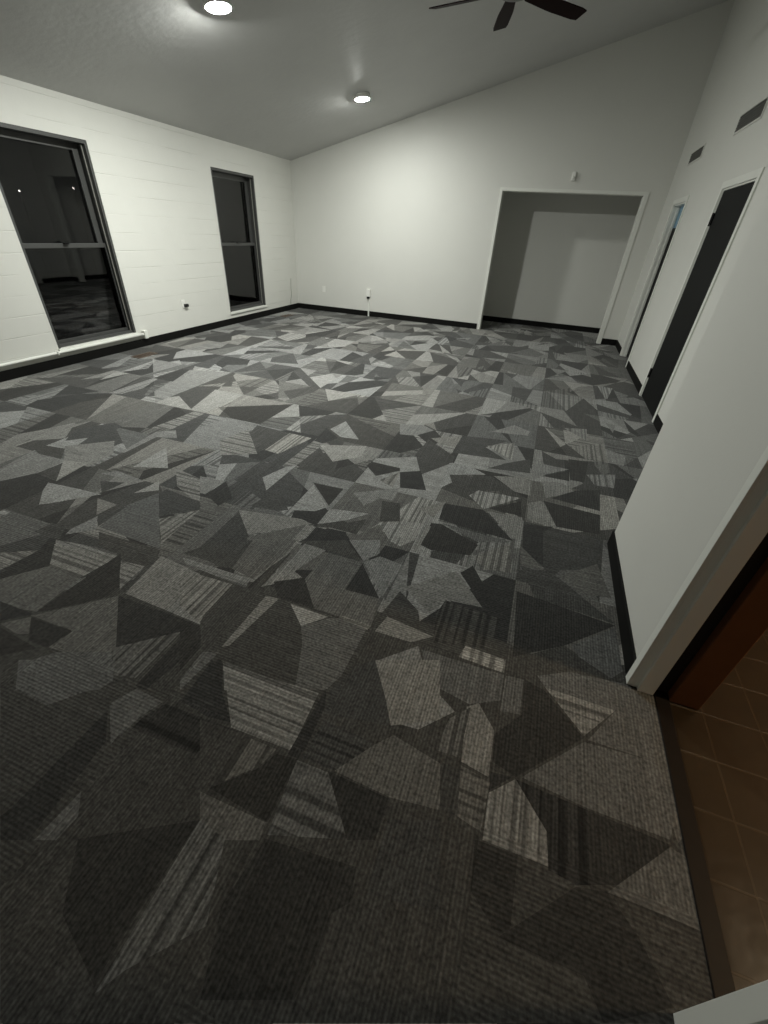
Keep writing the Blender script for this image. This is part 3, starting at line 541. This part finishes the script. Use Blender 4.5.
# ---------------------------------------------------------------- windows: double hung, dark bronze frames deep in the block
def window(n, y0, y1, z0, z1, label, first):
    e = empty('window_%d' % n, (XL, (y0+y1)/2, z0)); tag(e, label, 'window', kind='structure'); W = (y1-y0)/2; H = z1-z0
    def o(name, bm, m, par=e): return obj(name, bm, m, par)
    fr = boxes([(-.19, -.004, -W, -W+.03, 0, H), (-.19, -.004, W-.03, W, 0, H), (-.19, -.004, -W+.03, W-.03, H-.035, H), (-.19, -.03, -W+.03, W-.03, 0, .03),
        (-.19, -.165, -W+.03, W-.03, H-.10, H-.035), (-.19, -.165, W-.07, W-.03, .03, H-.1), (-.19, -.165, -W+.03, -W+.07, .03, H-.1)], bev=.002)
    o('window_frame', fr, 'bronze')
    o('channel', box(-.062, -.052, W-.042, W-.03, .03, H-.04), 'channel'); o('channel', box(-.062, -.052, -W+.03, -W+.042, .03, H-.04), 'channel')
    zm = 1.0
    up = o('upper_sash', boxes([(-.155, -.125, -W+.03, -W+.085, zm-.03, H-.035), (-.155, -.125, W-.105, W-.03, zm-.03, H-.035), (-.155, -.125, -W+.085, W-.105, H-.10, H-.035), (-.155, -.125, -W+.085, W-.105, zm-.03, zm+.03)], bev=.003), 'bronze')
    o('glass_pane', box(-.142, -.138, -W+.085, W-.105, zm+.03, H-.10), 'glass', up)
    lo = o('lower_sash', boxes([(-.12, -.09, -W+.03, -W+.05, .03, zm+.04), (-.12, -.09, W-.05, W-.03, .03, zm+.04), (-.12, -.09, -W+.05, W-.05, zm-.005, zm+.04), (-.12, -.09, -W+.05, W-.05, .03, .065)], bev=.003), 'bronze')
    o('glass_pane', box(-.107, -.103, -W+.05, W-.05, .065, zm-.005), 'glass', lo)
    o('sash_lock', boxes([(-.09, -.06, -.03, .03, zm+.03, zm+.05), (-.08, -.07, -.005, .04, zm+.05, zm+.058)], bev=.003), 'hinge', lo)
    o('insect_screen', box(-.1605, -.1595, -W+.03, W-.03, .03, H-.05), 'screen')
    o('window_sill', box(-.2, .022, -W-.01, W+.01, -.034, -.001, bev=.005), 'trim')
    return e
window(1, *WIN[0], 'large dark window with bronze frame, nearest on the white block wall', 1)
window(2, *WIN[1], 'dark window with bronze frame on the block wall, nearest the room corner', 0)

# ---------------------------------------------------------------- doors on the right wall
d = empty('door_2', (XR, 5.493, 0)); tag(d, 'closed black door in white casing on the right wall, nearest the camera', 'door', kind='structure')
H2 = 2.036
obj('door_leaf', boxes([(.005, .045, -.448, .448, .01, H2)], bev=.002), 'door', d)
for z in (.29, 1.81):
    hb = boxes([(-.006, .012, .425, .452, z-.05, z+.05)]); lathe([(0, -.055), (.009, -.055), (.009, .055), (0, .055)], 12, Matrix.Translation((-.008, .447, z)), hb)
    obj('hinge', hb, 'hinge', d)
d = empty('door_1', (XR, 7.895, 0)); tag(d, 'narrow dark door with pale blue pane above it, nearest the back corner', 'door', kind='structure')
obj('door_leaf', boxes([(.085, .115, -.378, .375, .01, 1.76)], bev=.002), 'door', d)
obj('transom_bar', box(.08, .118, -.378, .375, 1.76, 1.79, bev=.002), 'door', d)
obj('transom_pane', box(.09, .096, -.378, .375, 1.79, 2.04), 'teal', d)  # weak blue emission stands in for light from beyond the pane

# ---------------------------------------------------------------- ceiling lights
tilt = math.atan(SL)
def ceiling_light(x, y, label, lens='lens'):
    e = empty('ceiling_light', (x, y, cz(x)-.010), (0, -tilt*.5, 0)); tag(e, label, 'ceiling light', 'round lights on the sloped ceiling')
    obj('trim_ring', lathe([(0, .02), (.112, .03), (.112, .0), (.118, -.03), (.114, -.036), (.104, -.036), (.102, -.03), (0, -.03)], 48), 'plastic', e, True)
    obj('lens', lathe([(.102, -.032), (.098, -.038), (.07, -.044), (.035, -.047), (0, -.048)], 48), lens, e, True)
ceiling_light(-3.15, 7.53, 'glowing round ceiling light nearer the back wall')
ceiling_light(-3.23, 4.52, 'glowing round ceiling light at the top edge, farther from the back wall', 'lens_bright')
# warm lamp in the hall ceiling, outside the frame
e = empty('hall_light', (3.2, 1.24, 2.449)); tag(e, 'flush ceiling lamp in the brown tiled hall beyond the doorway', 'ceiling light')
obj('lamp_base', lathe([(0, 0), (.14, 0), (.14, -.02), (.12, -.03)], 32), 'plastic', e, True)
hl = mat('warm lens', (.9, .7, .4), .4, emit=HALL*3.2, ecol=(1, .78, .50))
obj('lens', lathe([(.12, -.025), (.11, -.05), (.07, -.07), (0, -.078)], 32), hl, e, True)

# two lamp posts out in the dark, seen as points through the window
def lamp_post(x, y, z, label):
    e = empty('lamp_post', (x, y, -.15)); tag(e, label, 'outdoor lamp', 'lamp posts outside in the dark'); h = z+.15
    obj('post', lathe([(0, 0), (.09, 0), (.09, .03), (.03, .06), (.025, h-.06), (.03, h-.025), (0, h-.022)], 16), 'black', e, True)
    obj('globe', lathe([(0, h-.022), (.018, h-.02), (.022, h), (.018, h+.018), (0, h+.022)], 16), 'porch', e, True)
lamp_post(-14, 9.88, 1.925, 'tiny point of light outside through the nearest window, left of two')
lamp_post(-14, 11.513, 2.108, 'tiny point of light outside through the nearest window, right of two')

# ---------------------------------------------------------------- ceiling fan
FX, FY, FZ = -.845, 5.16, 3.2
e = empty('ceiling_fan', (FX, FY, FZ)); tag(e, 'dark mahogany bladed fan hanging from the sloped ceiling', 'ceiling fan')
top = cz(FX)-FZ
obj('canopy', lathe([(0, .03), (.075, .02), (.075, -.03), (.06, -.07), (.02, -.09), (0, -.09)], 32, Matrix.Translation((0, 0, top-.02))), 'fanmetal', e, True)
obj('downrod', lathe([(0, .09), (.013, .09), (.013, top-.1), (0, top-.1)], 16), 'fanmetal', e, True)
obj('motor', lathe([(0, .12), (.03, .12), (.05, .10), (.11, .08), (.13, .04), (.13, -.01), (.11, -.025), (.06, -.032), (0, -.034)], 40), 'fanmetal', e, True)
for k in range(6):
    bm = bmesh.new(); n = 10; L0, L1 = .15, .755; top_, bot = [], []
    for i in range(n+1):
        t = i/n; x = L0+(L1-L0)*t; wd = .045+.022*min(1, t*2.2)
        if t > .93: wd *= .86
        for s, lst in ((1, top_), (-1, bot)): lst.append((x, s*wd))
    out_ = top_+bot[::-1]; a = [bm.verts.new((x, y, .004)) for x, y in out_]; b = [bm.verts.new((x, y, -.004)) for x, y in out_]
    bm.faces.new(a); bm.faces.new(b[::-1])
    for i in range(len(a)): bm.faces.new((a[i], a[(i+1) % len(a)], b[(i+1) % len(a)], b[i]))
    o = obj('blade', bm, 'blade', e); o.rotation_euler = Euler((math.radians(-14), 0, math.radians(105.8+60*k)), 'XYZ')
    br = obj('blade_iron', boxes([(.10, .24, -.018, .018, .004, .012), (.20, .25, -.035, .035, .004, .010)], bev=.002), 'fanmetal', o)

# ---------------------------------------------------------------- wall grilles
def vent(y0, y1, z0, z1, label):
    e = empty('air_vent', (XR, (y0+y1)/2, (z0+z1)/2)); tag(e, label, 'air vent', 'air vents high on the right wall'); w, h = (y1-y0)/2, (z1-z0)/2; f = .018
    obj('vent_frame', boxes([(-.01, 0, -w-f, w+f, h, h+f), (-.01, 0, -w-f, w+f, -h-f, -h), (-.01, 0, -w-f, -w, -h, h), (-.01, 0, w, w+f, -h, h)], bev=.002), 'wall', e)
    L = [(-.001, .0, -w, w, -h, h)]; n = 6
    for i in range(n): z = -h+(i+.5)*2*h/n; L.append((-.009, -.001, -w, w, z-.003, z+.003))
    obj('louvres', boxes(L), 'grille', e)
vent(7.64, 8.30, 2.508, 2.615, 'grey louvred air vent nearer the back corner')
vent(5.67, 6.375, 2.53, 2.652, 'grey louvred air vent farther from the back corner, above black door')

# ---------------------------------------------------------------- outlets, boxes, cords
e = empty('wall_outlet', (XL, 5.66, .45)); tag(e, 'white outlet with black plug on the block wall between the windows', 'outlet', 'wall outlets')
obj('cover_plate', box(0, .007, -.036, .036, -.058, .058, bev=.003), 'plastic', e)
obj('socket', boxes([(.007, .010, -.017, .017, .008, .042), (.007, .010, -.017, .017, -.042, -.008)], bev=.001), 'plastic', e)
p = obj('plug', boxes([(.008, .045, .0, .07, -.042, .0)], bev=.006), 'black', e); tag(p, 'black plug')
e = empty('wall_outlet', (-4.646, YB, .432)); tag(e, 'small white outlet on the back wall nearest the left corner', 'outlet', 'wall outlets')
obj('cover_plate', box(-.036, .036, -.007, 0, -.058, .058, bev=.003), 'plastic', e)
obj('socket', boxes([(-.017, .017, -.010, -.007, .008, .042), (-.017, .017, -.010, -.007, -.042, -.008)], bev=.001), 'plastic', e)
e = empty('surface_socket_box', (-3.6, YB, .445)); tag(e, 'white surface mounted box with dark plug beneath on back wall', 'outlet')
obj('box_body', box(-.04, .04, -.05, 0, -.065, .075, bev=.006), 'plastic', e)
p = obj('plug', boxes([(-.03, .02, -.045, -.01, -.105, -.065)], bev=.006), 'hinge', e); tag(p, 'dark plug')
rc = obj('wire_raceway', boxes([(-3.605, -3.575, YB-.026, YB-BT, .001, .12), (-3.603, -3.577, YB-.018, YB, .118, .345)], bev=.002), 'trim'); tag(rc, 'thin white raceway running down the back wall over the black base', 'raceway')
e = empty('motion_sensor', (-.10, YB, 2.43)); tag(e, 'small pale sensor on the wall above the white framed alcove', 'sensor')
bm = box(-.03, .03, -.045, 0, -.06, .06, bev=.01); obj('sensor_body', bm, 'plastic', e)
obj('sensor_lens', lathe([(0, .012), (.014, .009), (.02, 0), (.0, 0)], 20, Matrix.Translation((0, -.044, -.02)) @ Matrix.Rotation(PI/2, 4, 'X')), 'trim', e, True)
e = empty('wall_conduit', (XL, 3.2, .165)); tag(e, 'white painted pipe along the block wall under the nearest window', 'pipe')
PX = .030
obj('pipe', tube([(PX, -5.3, 0), (PX, 1.57, 0)], .017, 16), 'trim', e, True)
obj('end_box', box(0, .055, 1.565, 1.625, -.06, .045, bev=.006), 'trim', e)
for y in (-2.2, -.9, .3): obj('pipe_clip', boxes([(0, .052, y-.01, y+.01, -.02, .02)], bev=.003), 'trim', e)
bm = tube([(XL+.006, 8.885, .60), (XL+.006, 8.872, .50), (XL+.006, 8.866, .42), (XL+.007, 8.87, .30), (XL+.006, 8.83, .2), (XL+.006, 8.815, .112)], .0045, 8)
tag(obj('wall_cable', bm, 'channel', smooth=True), 'thin grey cable hanging down the block wall by the room corner', 'cable')

def register(x, y, w, l, label):
    e = empty('floor_register', (x, y, 0)); tag(e, label, 'floor register', 'brown floor registers by the block wall')
    obj('register_frame', boxes([(-w, w, -l, -l+.015, .0, .006), (-w, w, l-.015, l, .0, .006), (-w, -w+.015, -l+.015, l-.015, .0, .006), (w-.015, w, -l+.015, l-.015, .0, .006)], bev=.001), 'brown', e)
    n = 14; obj('slats', boxes([(-w+.015, w-.015, -l+.015+(2*l-.03)*(i+.2)/n, -l+.015+(2*l-.03)*(i+.8)/n, .0005, .005) for i in range(n)]), 'brown', e)
register(-4.92, 4.39, .075, .16, 'brown metal floor register in front of the nearest window')
register(-4.98, 8.12, .07, .16, 'brown metal floor register near the far room corner')
